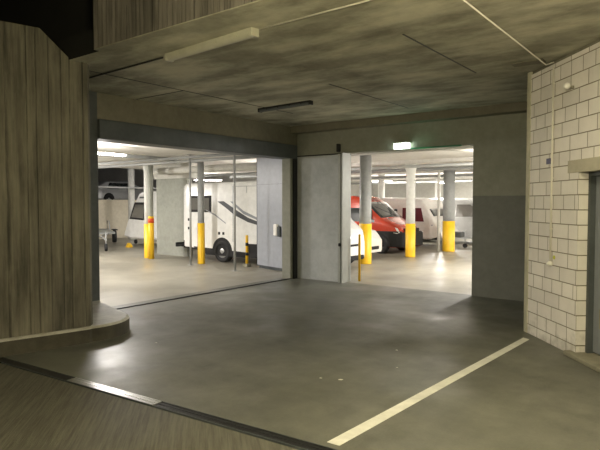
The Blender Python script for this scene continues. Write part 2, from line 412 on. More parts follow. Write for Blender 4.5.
# things on the block wall
cd = thing('cable_conduit', 'white vertical conduit running down the painted block wall', 'conduit', (-2.37, 8.81, 0), RA)
MB().tube([(.784, -.02, 1.16), (.784, -.02, 3.86)], .013).build('pipe', M['cond'], cd)
cl = MB()
for z in (1.6, 2.3, 3.0, 3.6): cl.box(.765, .803, -.036, 0, z, z + .02)
cl.each('clip', M['cond'], cd)
sk = thing('socket_box', 'small round white box at the foot of the white conduit', 'socket', (-2.37, 8.81, 0), RA)
MB().rings([(.033, 0), (.036, -.015), (.034, -.045), (.022, -.052)], axis='y', c=(.785, 0, 1.128), n=18).build('box_body', M['white'], sk)
MB().rings([(.018, -.05), (.016, -.07), (.0, -.072)], axis='y', c=(.785, 0, 1.128), n=14).build('knob', M['white'], sk)
st = MB().rings([(.028, 0), (.028, -.004)], axis='y', c=(.855, 0, 1.222), n=18).build('round_sticker', M['ygreen'], None, (-2.37, 8.81, 0), RA)
tag(st, 'round yellow-green sticker beside the small white socket box', 'sticker')
st = MB().box(.60, .745, -.006, 0, 2.515, 2.595).box(.60, .745, -.008, -.006, 2.54, 2.547).build('violet_sign', M['purple'], None, (-2.37, 8.81, 0), RA)
tag(st, 'small dark violet sign left of the white conduit on block wall', 'sign')
cm_ = thing('wall_sensor', 'little white sensor sticking out high on the block wall', 'sensor', (-2.37, 8.81, 0), RA)
MB().rings([(.022, 0), (.022, -.02)], axis='y', c=(1.255, 0, 3.46), n=14).tube([(1.255, -.01, 3.46), (1.255, -.06, 3.47)], .010).build('bracket', M['housing'], cm_)
MB().rings([(.0, -.135), (.03, -.125), (.042, -.095), (.036, -.06), (.015, -.05)], axis='y', c=(1.265, 0, 3.475), n=16).build('head', M['white'], cm_)

# white painted line, drain
ln = MB().prism([(-2.54, 3.70), (-2.42, 3.705), (-2.16, 8.30), (-2.26, 8.36)], .0, .003).build('painted_line', M['line'])
tag(ln, 'long white painted line running from the drain to the block wall', 'floor marking')
dn = thing('drain_channel', 'dark slotted drain channel crossing the floor in the foreground', 'drain', (-4.48, 3.40, 0), math.atan2(.36, 4.68))
MB().box(-2.78, 5.8, -.068, -.06, -.08, .007).box(-2.78, 5.8, .06, .068, -.08, .007).each('channel_edge', M['steel'], dn)
MB().box(-2.78, 5.8, -.06, .06, -.10, .002).build('channel_bed', M['rail'], dn)
g = MB()
x = -1.25
while x < .12:
    g.box(x, x + .016, -.058, .058, .0, .010); x += .033
g.box(-1.25, .12, -.058, -.045, .0, .011).box(-1.25, .12, .045, .058, 0, .011).box(-1.25, .12, -.006, .006, 0, .011)
tag(g.build('grate', M['chrome'], dn), 'galvanised grate section in brighter metal for reflected lamp light')  # bright metal paints in lamp light reflected on this stretch
g = MB(); x = .13
while x < 5.7:
    g.box(x, x + .016, -.058, .058, -.012, .004); x += .045
for yy in (-.055, 0, .047): g.box(.13, 5.75, yy, yy + .008, -.01, .006)
tag(g.build('grate', M['rail'], dn), 'grate section in plain dark metal outside the reflection')  # same grate, coloured dark where no reflection falls
for i, (x, y, s) in enumerate(((-3.35, 5.10, .035), (-3.55, 5.02, .02), (-3.42, 6.6, .018), (-6.3, 4.9, .02), (-3.05, 5.9, .015))):
    p = MB().extr([(x, y, .001), (x + s, y + .4*s, .001), (x + 1.2*s, y + s, .001), (x + .2*s, y + .8*s, .001)], (0, 0, .006)).build('paper_scrap', M['scrap'])
    tag(p, ['largest white paper scrap lying left of the painted line', 'tiny white scrap just left of the largest paper scrap', 'tiny white fleck on the floor in front of the right opening', 'tiny white fleck on the floor near the rounded kerb', 'tiny white fleck nearest the middle of the painted line'][i], 'litter', 'paper scraps on the floor')

# ------------------------------------------------------------------ lamps of the passage
def batten(name, label, cat, a, b, z, body, diff, h=.07, wd=.10):
    a = Vector((*a, z)); b = Vector((*b, z)); L = (b - a).length; rz = math.atan2(b.y - a.y, b.x - a.x)
    t = thing(name, label, cat, a, rz)
    MB().box(0, L, -wd/2, wd/2, 0, h*.4, b=.006).build('housing', body, t)
    n = 8; pts = [(.03, -wd/2*math.cos(PI*i/n), -h*.62*math.sin(PI*i/n)) for i in range(n + 1)]
    MB().extr(pts, (L - .06, 0, 0)).build('diffuser', diff, t)
    MB().box(-.012, .03, -wd/2, wd/2, -h*.6, h*.4, b=.004).box(L - .03, L + .012, -wd/2, wd/2, -h*.6, h*.4, b=.004).each('end_cap', body, t)
    cl = MB()
    for q in (.18, .4, .62, .84): cl.box(q*L, q*L + .02, -wd/2 - .006, wd/2 + .006, -h*.3, h*.25)
    cl.each('clip', body, t)
    return t
lp = batten('batten_lamp', 'unlit dusty batten lamp on the concrete ceiling near the parapet beam', 'ceiling lamp', (-5.86, 4.83), (-4.22, 4.70), CEIL - .03, M['diff_off'], M['diff_off'], .10, .12)
batten('batten_lamp', 'dark unlit batten lamp deep on the ceiling before the openings', 'ceiling lamp', (-7.70, 8.72), (-6.30, 8.62), CEIL - .03, M['rail'], M['steel'], .08, .10)
o = MB().tube([(-4.15, 4.70, CEIL - .02), (2.4, 4.60, CEIL - .02)], .009).build('cable_conduit', M['cond']); tag(o, 'pale conduit leading right from the unlit batten lamp on the ceiling', 'conduit')
o = MB().tube([(-9.1, 4.98, CEIL - .015), (-6.0, 4.84, CEIL - .015)], .012).build('cable_conduit', M['rail']); tag(o, 'dark conduit leading left from the unlit batten lamp on the ceiling', 'conduit')
o = MB().tube([(-2.01, 4.76, CEIL - .02), (-2.01, 8.35, CEIL - .02), (-1.88, 8.21, CEIL - .03)], .009).build('cable_conduit', M['cond']); tag(o, 'pale conduit along the ceiling toward the top of the block wall', 'conduit')
o = MB().box(-2.40, -1.98, 8.02, 8.22, CEIL - .02, CEIL).build('ceiling_plate', M['beam']); tag(o, 'small concrete cover plate on the ceiling beside the block wall', 'cover plate')

def area(name, loc, size, size_y, energy, col, rot=(0, 0, 0)):
    l = bpy.data.lights.new(name, 'AREA'); l.shape = 'RECTANGLE'; l.size = size; l.size_y = size_y; l.energy = energy; l.color = col
    o = bpy.data.objects.new(name, l); C.objects.link(o); o.location = loc; o.rotation_euler = rot
    return o
WARM = (1.0, .885, .52); COOL = (1.0, .95, .90)
# lit lamps hanging behind the photographer
def lit(label, a, b, z, energy, col, up=0, wd=.14):
    t = batten('tube_lamp', label, 'ceiling lamp', a, b, z, M['white'], M['tube_on'], .07, wd)
    L = (Vector(b) - Vector(a)).length; rz = math.atan2(b[1] - a[1], b[0] - a[0])
    if z > 3.6 or energy >= 1000 or up:
        for q in (.2, .5, .8):                       # the bare tube shines all round
            l = bpy.data.lights.new('tube_light', 'POINT'); l.energy = energy/3; l.color = col; l.shadow_soft_size = .09
            o = bpy.data.objects.new('tube_light', l); C.objects.link(o); o.location = (a[0] + (b[0]-a[0])*q, a[1] + (b[1]-a[1])*q, z - .16)
    else:
        area('tube_light', ((a[0] + b[0])/2, (a[1] + b[1])/2, z - .06), L*.95, wd, energy, col, (0, 0, rz))
        l = bpy.data.lights.new('tube_spill', 'POINT'); l.energy = energy*.8; l.color = col; l.shadow_soft_size = .12
        o = bpy.data.objects.new('tube_spill', l); C.objects.link(o); o.location = ((a[0] + b[0])/2, (a[1] + b[1])/2, z - .30)
    return t
PASS = [
    ('lit tube lamp hanging to the right behind the viewpoint', (-2.3, 1.7), (-.9, 1.6), 3.2, 430),
    ('lit tube lamp hanging to the left behind the viewpoint', (-1.8, -2.8), (-.3, -2.9), 3.3, 200),
]
for lb, a, b, z, e in PASS: lit(lb, a, b, z, e, WARM, 1)
batten('tube_lamp', 'added unseen tube lamp under the slab brightening the painted block wall', 'ceiling lamp', (-1.6, 4.5), (-.2, 4.4), 3.86, M['white'], M['tube_on'], .07, .14)  # added lamp, out of view, to brighten the block wall
area('tube_light', (-.9, 4.45, 3.78), 1.3, .14, 105, WARM)

# ------------------------------------------------------------------ garage shell
GC = 3.5
structure(MB().box(-21, -9.2, -6, 36, GC, GC + .25).build('ceiling_garage_left', M['gceil']))
structure(MB().box(-9.2, -2.6, 11.85, 40, GC, GC + .25).build('ceiling_garage_right', M['gceil']))
structure(MB().box(-3.0, -2.6, 11.85, 40, 0, GC).build('wall_garage_right', M['gwall']))
structure(MB().box(-42, -20.6, 25.6, 26, 0, 6).build('wall_bay', M['gwall']))
structure(MB().box(-21, -20.6, 26, 36, 0, 6).build('wall_bay_side', M['gwall']))
structure(MB().box(-42, -2.6, 36, 36.4, 0, 6).build('wall_garage_far', M['gwall']))
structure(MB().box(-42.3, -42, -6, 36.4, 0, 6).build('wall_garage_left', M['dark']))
structure(MB().box(-42.3, -9.2, -6.4, -6, 0, 6).build('wall_garage_near', M['gwall']))
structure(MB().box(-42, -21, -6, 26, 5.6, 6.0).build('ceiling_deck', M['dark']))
# ceiling beams of the garage
k = 0
for y in (12.2, 18.4, 24.6, 30.8):
    o = MB().box(-21, -3.0, y - .25, y + .25, GC - .12, GC).build('trim_20', M['gceil']); structure(o)
# partition behind the first column
structure(MB().box(-17.3, -15.55, 13.6, 13.85, 0, 2.88).build('wall_partition', M['gpart']))
structure(MB().box(-17.4, -15.3, 13.55, 13.9, 2.88, GC).build('wall_partition_head', M['gwall']))
# cream parapet with a parking deck behind
structure(MB().box(-27.2, -27, 8, 26, 0, 2.15).build('wall_deck_parapet', M['cream']))
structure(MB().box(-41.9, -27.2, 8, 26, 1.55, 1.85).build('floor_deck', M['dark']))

# columns
def column(x, y, r, m, label, yh=1.3, flare=True, seg=24, group='round columns of the garage'):
    t = thing('round_column', label, 'column', (x, y, 0), 0, group)
    rr = [(r, 0), (r, GC - .42)] if flare else [(r, 0), (r, GC)]
    if flare: rr += [(r*1.08, GC - .36), (r*1.4, GC - .12), (r*1.5, GC - .0)]
    MB().rings(rr, n=seg).build('shaft', m, t)
    MB().rings([(r + .012, .0), (r + .014, .02), (r + .014, yh)], n=seg).build('painted_foot', M['yellow'], t)
    return t
column(-16.32, 12.47, .15, M['colw'], 'white flared column with yellow foot before the white caravan', 1.22)
column(-13.4, 12.3, .105, M['colg'], 'slim grey column with yellow foot before the motorhome side', 1.32, False)
column(-9.18, 15.55, .19, M['colg'], 'thick grey column with yellow foot nearest in the right opening', 1.30, False)
column(-9.02, 18.5, .165, M['colw'], 'white flared column with yellow foot before the red van nose', 1.22)
column(-8.83, 21.6, .235, M['colg'], 'thick grey column with yellow foot, farthest right before the caravan', 1.24, False)
for x, y, lb in ((-13.6, 24.6, 'pale column rising behind the red van roof'), (-13.2, 30.6, 'pale column far behind the caravan roof'),
                 (-25.2, 18.15, 'slim pale column standing left of the white caravan'), (-9.0, 29.5, 'pale column far behind the thick grey column')):
    t = thing('round_column', lb, 'column', (x, y, 0), 0, 'round columns of the garage'); MB().rings([(.17, 0), (.17, GC if x > -21 else 5.6)]).build('shaft', M['colw'], t)
dp = thing('downpipe', 'grey downpipe with tall yellow sleeve and red label beside white column', 'pipe', (-15.99, 12.32, 0))
MB().rings([(.085, 0), (.085, GC)]).build('pipe', M['gpart'], dp)
MB().rings([(.10, 0), (.10, 1.50)]).build('yellow_sleeve', M['yellow'], dp)
MB().rings([(.104, 1.27), (.104, 1.43)]).build('red_label', M['red_lab'], dp)
dp = thing('downpipe', 'pale downpipe with bent top beside the farthest right grey column', 'pipe', (-9.14, 21.30, 0))
MB().tube([(0, 0, 0), (0, 0, 3.2), (-.05, 0, 3.32), (-.16, 0, 3.38), (-.9, 0, 3.4)], .055).build('pipe', M['gwall'], dp)
# thin posts in the left opening
for i, (x, y) in enumerate(((-13.40, 11.85), (-11.18, 11.56))):
    t = thing('steel_post', ['thin galvanised post just left of the slim grey column', 'thin galvanised post before the rear wheel of the motorhome'][i], 'post', (x, y, 0), 0, 'thin galvanised posts')
    MB().rings([(.034, 0), (.034, GC - .02)], n=14).build('tube', M['galv'], t)
    MB().box(-.07, .07, -.07, .07, 0, .012).build('foot_plate', M['galv'], t)
    MB().box(-.07, .07, -.07, .07, GC - .012, GC).build('head_plate', M['galv'], t)
for i, (x, y, h_, lb) in enumerate(((-11.62, 12.55, .98, 'low yellow bollard beside the tall grey sliding door'), (-7.22, 11.95, 1.18, 'thin yellow bollard at the left jamb of the right opening'))):
    t = thing('yellow_bollard', lb, 'bollard', (x, y, 0), 0, 'yellow bollards')
    rb = .045 if i == 0 else .03
    MB().rings([(rb, 0), (rb, h_ - .02), (rb*.8, h_)], n=14).build('post', M['yellow'], t)
    if i == 0:
        MB().box(-.09, .09, -.09, .09, 0, .10, b=.01).build('foot', M['sill'], t)
        MB().rings([(rb + .003, .35), (rb + .003, .45)], n=14).rings([(rb + .003, .65), (rb + .003, .75)], n=14).each('black_band', M['rail'], t)
# tall grey door leaf standing behind the left opening
sd = thing('sliding_door', 'tall pale grey sliding door leaf behind the right end of the left opening', 'sliding door', (-11.27, 12.66, 0), math.atan2(-.33, 1.23))
MB().box(0, 1.75, -.03, .05, .06, 3.38).build('leaf', M['panel'], sd)
MB().box(0, .02, -.035, .055, .06, 3.38).box(0, 1.75, -.034, -.03, .06, .09).box(.0, 1.75, -.034, -.03, 2.52, 2.525).each('edge_trim', M['steel'], sd)
MB().box(0, 1.75, -.02, .04, 3.38, GC).build('top_rail', M['steel'], sd)
MB().box(0.1, 1.7, -.01, .03, 0, .06).build('bottom_guide', M['steel'], sd)
hb = MB().box(.98, 1.15, -.12, -.03, 1.02, 1.36, b=.02).build('closer_box', M['white'], sd)
MB().box(1.16, 1.28, -.10, -.03, 1.0, 1.3, b=.015).build('lock_box', M['steel'], sd)

# garage lamps, some of them unseen additions
G = [
    ('glowing tube lamp at the left edge of the left opening', (-12.95, 7.7), (-12.95, 9.15), 3.28, 150),
    ('added unseen tube lamp filling the near part of the left bay', (-12.5, 2.6), (-12.5, 4.1), 3.3, 260),  # added out of view to light the left floor
    ('added unseen tube lamp brightening the caravan bay on the left', (-18.5, 8.8), (-18.5, 10.3), 3.3, 320),  # unseen, added to brighten the caravan side
    ('added unseen tube lamp lighting the bay over the motorhome roof', (-13.6, 15.9), (-12.1, 15.9), 3.3, 120),  # hidden fill lamp, added to light this bay
    ('glowing tube lamp far behind, above the rear of the motorhome', (-20.4, 18.3), (-19.4, 19.2), 3.1, 200),
    ('glowing tube lamp seen above the red van roof', (-14.95, 26.0), (-14.1, 26.65), 3.16, 340),
    ('lit tube lamp in the aisle just inside the right opening', (-4.45, 14.9), (-4.45, 16.4), 3.3, 330),
    ('lit tube lamp in the aisle beside the red van', (-4.5, 20.5), (-4.5, 22.0), 3.3, 150),
    ('lit tube lamp in the aisle at the far end of the garage', (-4.5, 27.5), (-4.5, 29.0), 3.3, 200),
    ('added unseen tube lamp brightening the farthest bay and end wall', (-11.5, 32.5), (-10.0, 32.5), 3.2, 260),  # added behind the jamb so the far walls brighten
    ('lit tube lamp over the caravan behind the red van', (-11.2, 26.0), (-11.2, 27.2), 3.0, 190),
    ('added unseen tube lamp lighting the far left beyond the white caravan', (-24.5, 13.0), (-24.5, 14.4), 4.6, 110),  # unseen lamp added to light the deck side
]
for lb, a, b, z, e in G: lit(lb, a, b, z, e, COOL)
# exit sign
es = thing('exit_sign', 'bright green-white emergency exit light under the right opening lintel', 'exit sign', (-5.98, 11.47, 3.15))
MB().box(0, .36, -.10, .0, .05, .17, b=.006).build('light_box', M['exit_on'], es)
MB().box(-.02, .38, -.09, .03, .17, .19).build('mounting', M['white'], es)
MB().box(.38, 1.55, -.012, .04, .03, .06).build('green_glow_strip', M['exit_green'], es)  # painted strip standing in for green glow on the lintel

l = bpy.data.lights.new('exit_light', 'POINT'); l.energy = 2.0; l.color = (.15, 1, .5); l.shadow_soft_size = .05
o = bpy.data.objects.new('exit_light', l); C.objects.link(o); o.location = (-5.3, 11.40, 3.05)
# pipes under the garage ceiling
PIPES = [
    ('pale pipe crossing the ceiling just inside the right opening', [(-9.0, 13.4, 3.36), (-3.1, 13.4, 3.36)], .06, 'gceil'),
    ('grey pipe running diagonally under the ceiling in the right opening', [(-6.6, 12.2, 3.42), (-4.8, 16.5, 3.42), (-4.4, 22, 3.42)], .07, 'gceil'),
    ('galvanised pipe across the ceiling over the red van', [(-20, 17.4, 3.22), (-3.1, 17.4, 3.22)], .05, 'galv'),
    ('dark cable tray across the ceiling before the far bays', [(-20, 20.4, 3.30), (-3.1, 20.4, 3.30)], .07, 'colg'),
    ('white pipe across the ceiling over the caravan', [(-20, 23.4, 3.18), (-3.1, 23.4, 3.18)], .06, 'colg'),
    ('galvanised pipe across the ceiling of the far bay', [(-20, 27.6, 3.1), (-3.1, 27.6, 3.1)], .06, 'colg'),
    ('pale pipe bundle crossing above the motorhome roof', [(-20.5, 11.9, 3.3), (-9.6, 11.9, 3.3)], .05, 'galv'),
    ('dark pipe crossing over the left bay under the ceiling', [(-20.5, 11.2, 3.34), (-9.6, 11.2, 3.34)], .04, 'colg'),
    ('thick white duct before the partition above the motorhome roof', [(-16.8, 12.95, 3.12), (-11.4, 12.95, 3.12)], .12, 'gwall'),
    ('dark pipe running away along the ceiling of the left bay', [(-14.2, 8.6, 3.38), (-14.2, 12.9, 3.38)], .06, 'colg'),
    ('pale railing pipe in front of the dark parking deck', [(-24, 9, 2.75), (-24, 25.5, 2.75)], .05, 'galv'),
]
for lb, pts, r, m in PIPES:
    o = MB().tube(pts, r).build('ceiling_pipe', M[m]); tag(o, lb, 'pipe')

# ------------------------------------------------------------------ vehicles
def interp(tab, x):
    for (a, va), (b, vb) in zip(tab, tab[1:]):
        if x <= b: return va + (vb - va)*(0 if b == a else max(0, (x - a))/(b - a))
    return tab[-1][1]
class Veh:
    """body lofted through rounded cross sections; x forward"""
    def __init__(s, name, label, cat, loc, rz, L, W, top, bottom, belt, Wt, plan, roof, mat, r=.10, group=None):
        s.t = thing(name, label, cat, loc, rz, group); s.L, s.W, s.top, s.bot, s.belt, s.Wt, s.plan, s.roof, s.r = L, W, top, bottom, belt, Wt, plan, roof, r
        xs = sorted(set([p[0] for p in top] + [p[0] for p in bottom] + [p[0] for p in plan] + [L*i/28 for i in range(29)]))
        secs = []
        for x in xs:
            zb, zt = interp(bottom, x), interp(top, x); r_ = min(r, (zt - zb)*.3)
            h = []
            w0 = s.half(x, zb + .1)
            h.append((w0 - .06, zb)); h.append((w0, zb + .07))
            zm = min(belt, zt - r_ - .02)
            for q in (.33, .66, 1): z = zb + .07 + (zm - zb - .07)*q; h.append((s.half(x, z), z))
            z = zt - r_; h.append((s.half(x, z), z))
            wt = s.half(x, zt)
            for a in (30, 60, 90): h.append((wt - r_ + r_*math.cos(math.radians(a)), zt - r_ + r_*math.sin(math.radians(a))))
            h.append((wt*.5, zt + .015))
            secs.append([(x, -w, z) for w, z in h] + [(x, w, z) for w, z in reversed(h)])
        m = MB(); n = len(secs[0]); vs = [p for q in secs for p in q]; fs = []
        for l in range(len(secs) - 1):
            for k in range(n):
                j = (k+1) % n; fs.append((l*n + k, l*n + j, l*n + n + j, l*n + n + k))
        m.add(vs, fs, 0, True); m.f += [tuple(range(n)), tuple(range(len(vs) - n, len(vs)))]; m.mi += [0, 0]; m.sm += [False, False]
        s.body = m.build('body', mat, s.t, sharp=math.radians(38))
    def half(s, x, z):
        w = s.W/2*interp(s.plan, x)
        if z > s.belt: w -= (s.W - s.Wt)/2*(z - s.belt)/max(.01, s.roof - s.belt)
        return w
    def side(s, name, poly, mat, sgn=-1, out=.012, parent=None, label=None):
        """polygon of (x, z) laid on a side; thickness straddles the skin"""
        p3 = [(x, sgn*(s.half(x, z) - .02), z) for x, z in poly]
        o = MB().extr(p3, (0, sgn*(.02 + out), 0)).build(name, mat, parent or s.t)
        if label: o['label'] = label
        return o
    def band(s, name, x0, x1, z0, z1, mat, sgn=-1, out=.012, n=12):
        m = MB(); vs = []
        for i in range(n + 1):
            x = x0 + (x1 - x0)*i/n
            for z in (z0, z1):
                y = s.half(x, z); vs += [(x, sgn*(y + out), z), (x, sgn*(y - .03), z)]
        fs = []
        for i in range(n):
            a = 4*i; b = a + 4
            fs += [(a, b, b+2, a+2), (a+1, a+3, b+3, b+1), (a, a+1, b+1, b), (a+2, b+2, b+3, a+3)]
        fs += [(0, 2, 3, 1), (4*n, 4*n+1, 4*n+3, 4*n+2)]
        m.add(vs, fs, 0, False); return m.build(name, mat, s.t)
    def front(s, name, x0, x1, wf, mat, out=.015, nseg=6, w0=None):
        """panel over the top skin between x0 and x1 (windscreen)"""
        m = MB(); vs = []; N = 8
        for i in range(nseg + 1):
            x = x0 + (x1 - x0)*i/nseg; zt = interp(s.top, x)
            for k in range(N + 1):
                q = -1 + 2*k/N; hw = s.half(x, zt)*wf
                if w0: hw *= w0 + (1 - w0)*(i/nseg)
                vs.append((x, q*hw, zt + .018 - .01*abs(q) + out))
        for i in range(nseg):
            for k in range(N): a = i*(N+1) + k; m.f.append((a, a+1, a+N+2, a+N+1)); m.mi.append(0); m.sm.append(True)
        n = len(vs); m.v = vs + [(x - .0, y, z - .04) for x, y, z in vs]
        for f in list(m.f): m.f.append(tuple(i + n for i in reversed(f))); m.mi.append(0); m.sm.append(False)
        rim = list(range(N+1)) + [i*(N+1) + N for i in range(1, nseg+1)] + [nseg*(N+1) + k for k in range(N-1, -1, -1)] + [i*(N+1) for i in range(nseg-1, 0, -1)]
        for a, b in zip(rim, rim[1:] + rim[:1]): m.f.append((a, b, b+n, a+n)); m.mi.append(0); m.sm.append(False)
        return m.build(name, mat, s.t)
    def wheel(s, x, R=.34, sgns=(-1, 1), w=.22, arch=True, inset=.0, rim=None):
        for sg in sgns:
            y = sg*(s.half(x, .5) - inset)
            if arch:
                n = 14; pts = [(x + (R+.09)*math.cos(PI*i/n), sg*(s.half(x, .5) - .02), R + (R+.09)*math.sin(PI*i/n)) for i in range(n+1)]
                pts = [(x + R + .09, pts[0][1], .30)] + pts[:] + [(x - R - .09, pts[0][1], .30)]
                MB().extr(pts, (0, sg*.026, 0)).build('wheel_arch', M['vblack'], s.t)
            a, b = y - sg*w, y + sg*.022
            tw = MB().rings([(R*.62, a), (R*.94, a), (R, a + sg*.04), (R, b - sg*.04), (R*.94, b), (R*.62, b), (R*.60, b - sg*.04)], axis='y', c=(x, 0, R), n=26).build('wheel', M['tyre'], s.t)
            rm = MB().rings([(R*.60, b - sg*.045), (R*.60, b - sg*.02), (R*.5, b - sg*.035), (R*.2, b - sg*.01), (R*.16, b + sg*.004)], axis='y', c=(x, 0, R), n=20)
            for q in range(5):
                a_ = 2*PI*q/5 + .3; cx_, cz_ = x + R*.4*math.cos(a_), R + R*.4*math.sin(a_)
                rm.rings([(R*.075, b - sg*.03), (R*.075, b - sg*.012)], axis='y', c=(cx_, 0, cz_), n=8, mi=1)
            rm.build('rim', [rim or M['rim'], M['vblack']], tw)

# --- white motorhome, front toward +x
L = 6.2
v = Veh('motorhome', 'white motorhome with charcoal swooshes parked behind the grey sliding door', 'motorhome', (-15.06, 14.03, 0), 0, 6.32, 2.1,
        [(0, 2.60), (.12, 2.66), (4.4, 2.66), (5.0, 2.45), (5.2, 2.28), (5.72, 1.45), (6.2, 1.14), (6.32, .86)],
        [(0, .40), (1.0, .34), (4.8, .30), (5.4, .28), (6.32, .26)], 1.2, 2.06, [(0, .97), (.12, 1), (5.3, 1), (5.8, .97), (6.15, .86), (6.32, .70)], 2.66, M['vwhite'], .10)
v.side('lower_skirt', [(.0, .40), (.0, .66), (5.0, .68), (5.0, .22), (1.2, .22), (.9, .36)], M['vblack'])
v.side('bumper_skirt', [(5.2, .27), (5.2, .45), (6.0, .45), (6.0, .27)], M['vblack'])
w_ = v.side('side_window', [(.32, 1.66), (.32, 2.22), (1.42, 2.22), (1.42, 1.66)], M['vblack'])
v.side('pane', [(.42, 1.74), (.42, 2.14), (.84, 2.14), (.84, 1.74)], M['glassg'], out=.022, parent=w_); v.side('pane', [(.92, 1.74), (.92, 2.14), (1.32, 2.14), (1.32, 1.74)], M['glassg'], out=.022, parent=w_)
v.side('charcoal_swoosh', [(1.72, 2.02), (2.0, 2.03), (2.5, 1.78), (3.1, 1.50), (3.9, 1.28), (3.9, 1.20), (3.1, 1.36), (2.5, 1.58), (2.1, 1.82)], M['decal'])
v.side('grey_swoosh', [(2.3, 2.02), (2.42, 2.02), (2.9, 1.72), (3.9, 1.36), (3.9, 1.31), (2.9, 1.62)], M['decal2'])
v.side('thin_swoosh', [(.5, 1.84), (1.0, 1.82), (1.6, 1.60), (2.1, 1.32), (2.1, 1.29), (1.6, 1.55), (1.0, 1.78), (.5, 1.81)], M['decal2'])
v.side('door_outline', [(2.45, .66), (2.45, 2.3), (3.05, 2.3), (3.05, .66)], M['vwhite'], out=.010)
for x, z in ((.26, 1.05), (.26, 1.35), (1.75, .92), (1.95, .92)): v.side('vent', [(x, z), (x, z + .09), (x + .09, z + .09), (x + .09, z)], M['vblack'])
v.side('roof_seam', [(0.02, 2.50), (0.02, 2.512), (4.4, 2.512), (4.4, 2.50)], M['decal2'])
for x in (2.42, 3.02, 4.2): v.side('body_seam', [(x, .70), (x, 2.5), (x + .018, 2.5), (x + .018, .70)], M['decal2'], out=.008)
v.side('cab_window', [(4.75, 1.42), (4.8, 2.02), (5.28, 2.02), (5.66, 1.44)], M['glass'])
v.wheel(1.93, .37); v.wheel(5.5, .34)
v.front('windscreen', 5.22, 5.69, .9, M['glassg'])
MB().box(6.2, 6.335, -.5, .5, .66, .74, b=.02).build('grille', M['vblack'], v.t)
MB().box(6.1, 6.34, -.70, .70, .24, .40, b=.03).build('bumper', M['vblack'], v.t)
for sg in (-1, 1):
    MB().extr([(5.9, sg*.66, 1.02), (6.24, sg*.60, .92), (6.27, sg*.60, .78), (5.98, sg*.68, .84)], (0, sg*.20, 0)).build('headlight', M['lampc'], v.t)
MB().box(-.55, .06, -.9, .9, .42, .50).box(-.6, -.5, -.9, .9, .40, .55, b=.01).build('rear_rack', M['vblack'], v.t)

# --- low white car beside it
v = Veh('white_car', 'low white car nose poking out behind the thick grey column', 'car', (-14.1, 16.88, 0), 0, 4.45, 1.76,
        [(0, .95), (.15, 1.15), (.7, 1.45), (1.2, 1.52), (2.6, 1.50), (2.8, 1.46), (3.4, 1.14), (4.15, .98), (4.45, .70)],
        [(0, .30), (4.45, .24)], .85, 1.30, [(0, .85), (.3, .97), (3.6, 1), (4.1, .93), (4.45, .72)], 1.52, M['vwhite'], .09)
v.front('windscreen', 2.85, 3.46, .88, M['glass'])
v.side('side_window', [(1.0, .98), (1.15, 1.38), (2.6, 1.38), (3.2, .98)], M['glass'])
v.wheel(.8, .31); v.wheel(3.6, .31)
for sg in (-1, 1): MB().extr([(4.02, sg*.50, .78), (4.36, sg*.46, .70), (4.40, sg*.46, .56), (4.15, sg*.52, .58)], (0, sg*.24, 0)).build('headlight', M['lampc'], v.t)
MB().box(4.3, 4.465, -.42, .42, .33, .46, b=.02).build('grille', M['vblack'], v.t)

# --- red high-roof van
v = Veh('red_van', 'red high-roofed delivery van with black bumper, nose toward the aisle', 'van', (-15.12, 20.02, 0), 0, 5.45, 2.05,
        [(0, 2.18), (.15, 2.26), (3.2, 2.26), (3.5, 2.20), (3.74, 2.04), (4.58, 1.36), (5.15, 1.10), (5.35, .92), (5.45, .6)],
        [(0, .32), (5.45, .24)], 1.15, 1.74, [(0, .98), (.1, 1), (4.3, 1), (4.95, .95), (5.3, .84), (5.45, .72)], 2.26, M['vred'], .16)
v.front('windscreen', 3.80, 4.54, .9, M['glass'])
v.side('cab_window', [(3.0, 1.25), (3.05, 1.78), (3.68, 1.78), (4.3, 1.28), (4.3, 1.2)], M['glass'])
v.band('lower_cladding', .05, 3.98, .30, .60, M['vblack']); v.band('front_cladding', 4.0, 5.38, .27, .88, M['vblack'])
v.wheel(4.55, .36, inset=0, rim=M['vdgrey']); v.wheel(1.0, .34)
MB().box(5.08, 5.50, -.90, .90, .25, .84, b=.05).build('bumper', M['vblack'], v.t)
MB().box(5.25, 5.48, -.55, .55, .80, .98, b=.02).build('grille', M['vblack'], v.t)
for sg in (-1, 1):
    MB().extr([(4.72, sg*.72, 1.16), (5.22, sg*.64, 1.0), (5.38, sg*.62, .76), (5.10, sg*.70, .82)], (0, sg*.24, 0)).build('headlight', M['lampc'], v.t)
    m = MB().box(4.10, 4.20, sg*1.06 - .1, sg*1.06 + .1, 1.35, 1.72, b=.03).tube([(4.15, sg*.9, 1.4), (4.15, sg*1.05, 1.42)], .02).build('wing_mirror', M['vblack'], v.t)
MB().tube([(4.55, .4, 1.40), (4.0, -.1, 2.05)], .008).build('wiper', M['vblack'], v.t)

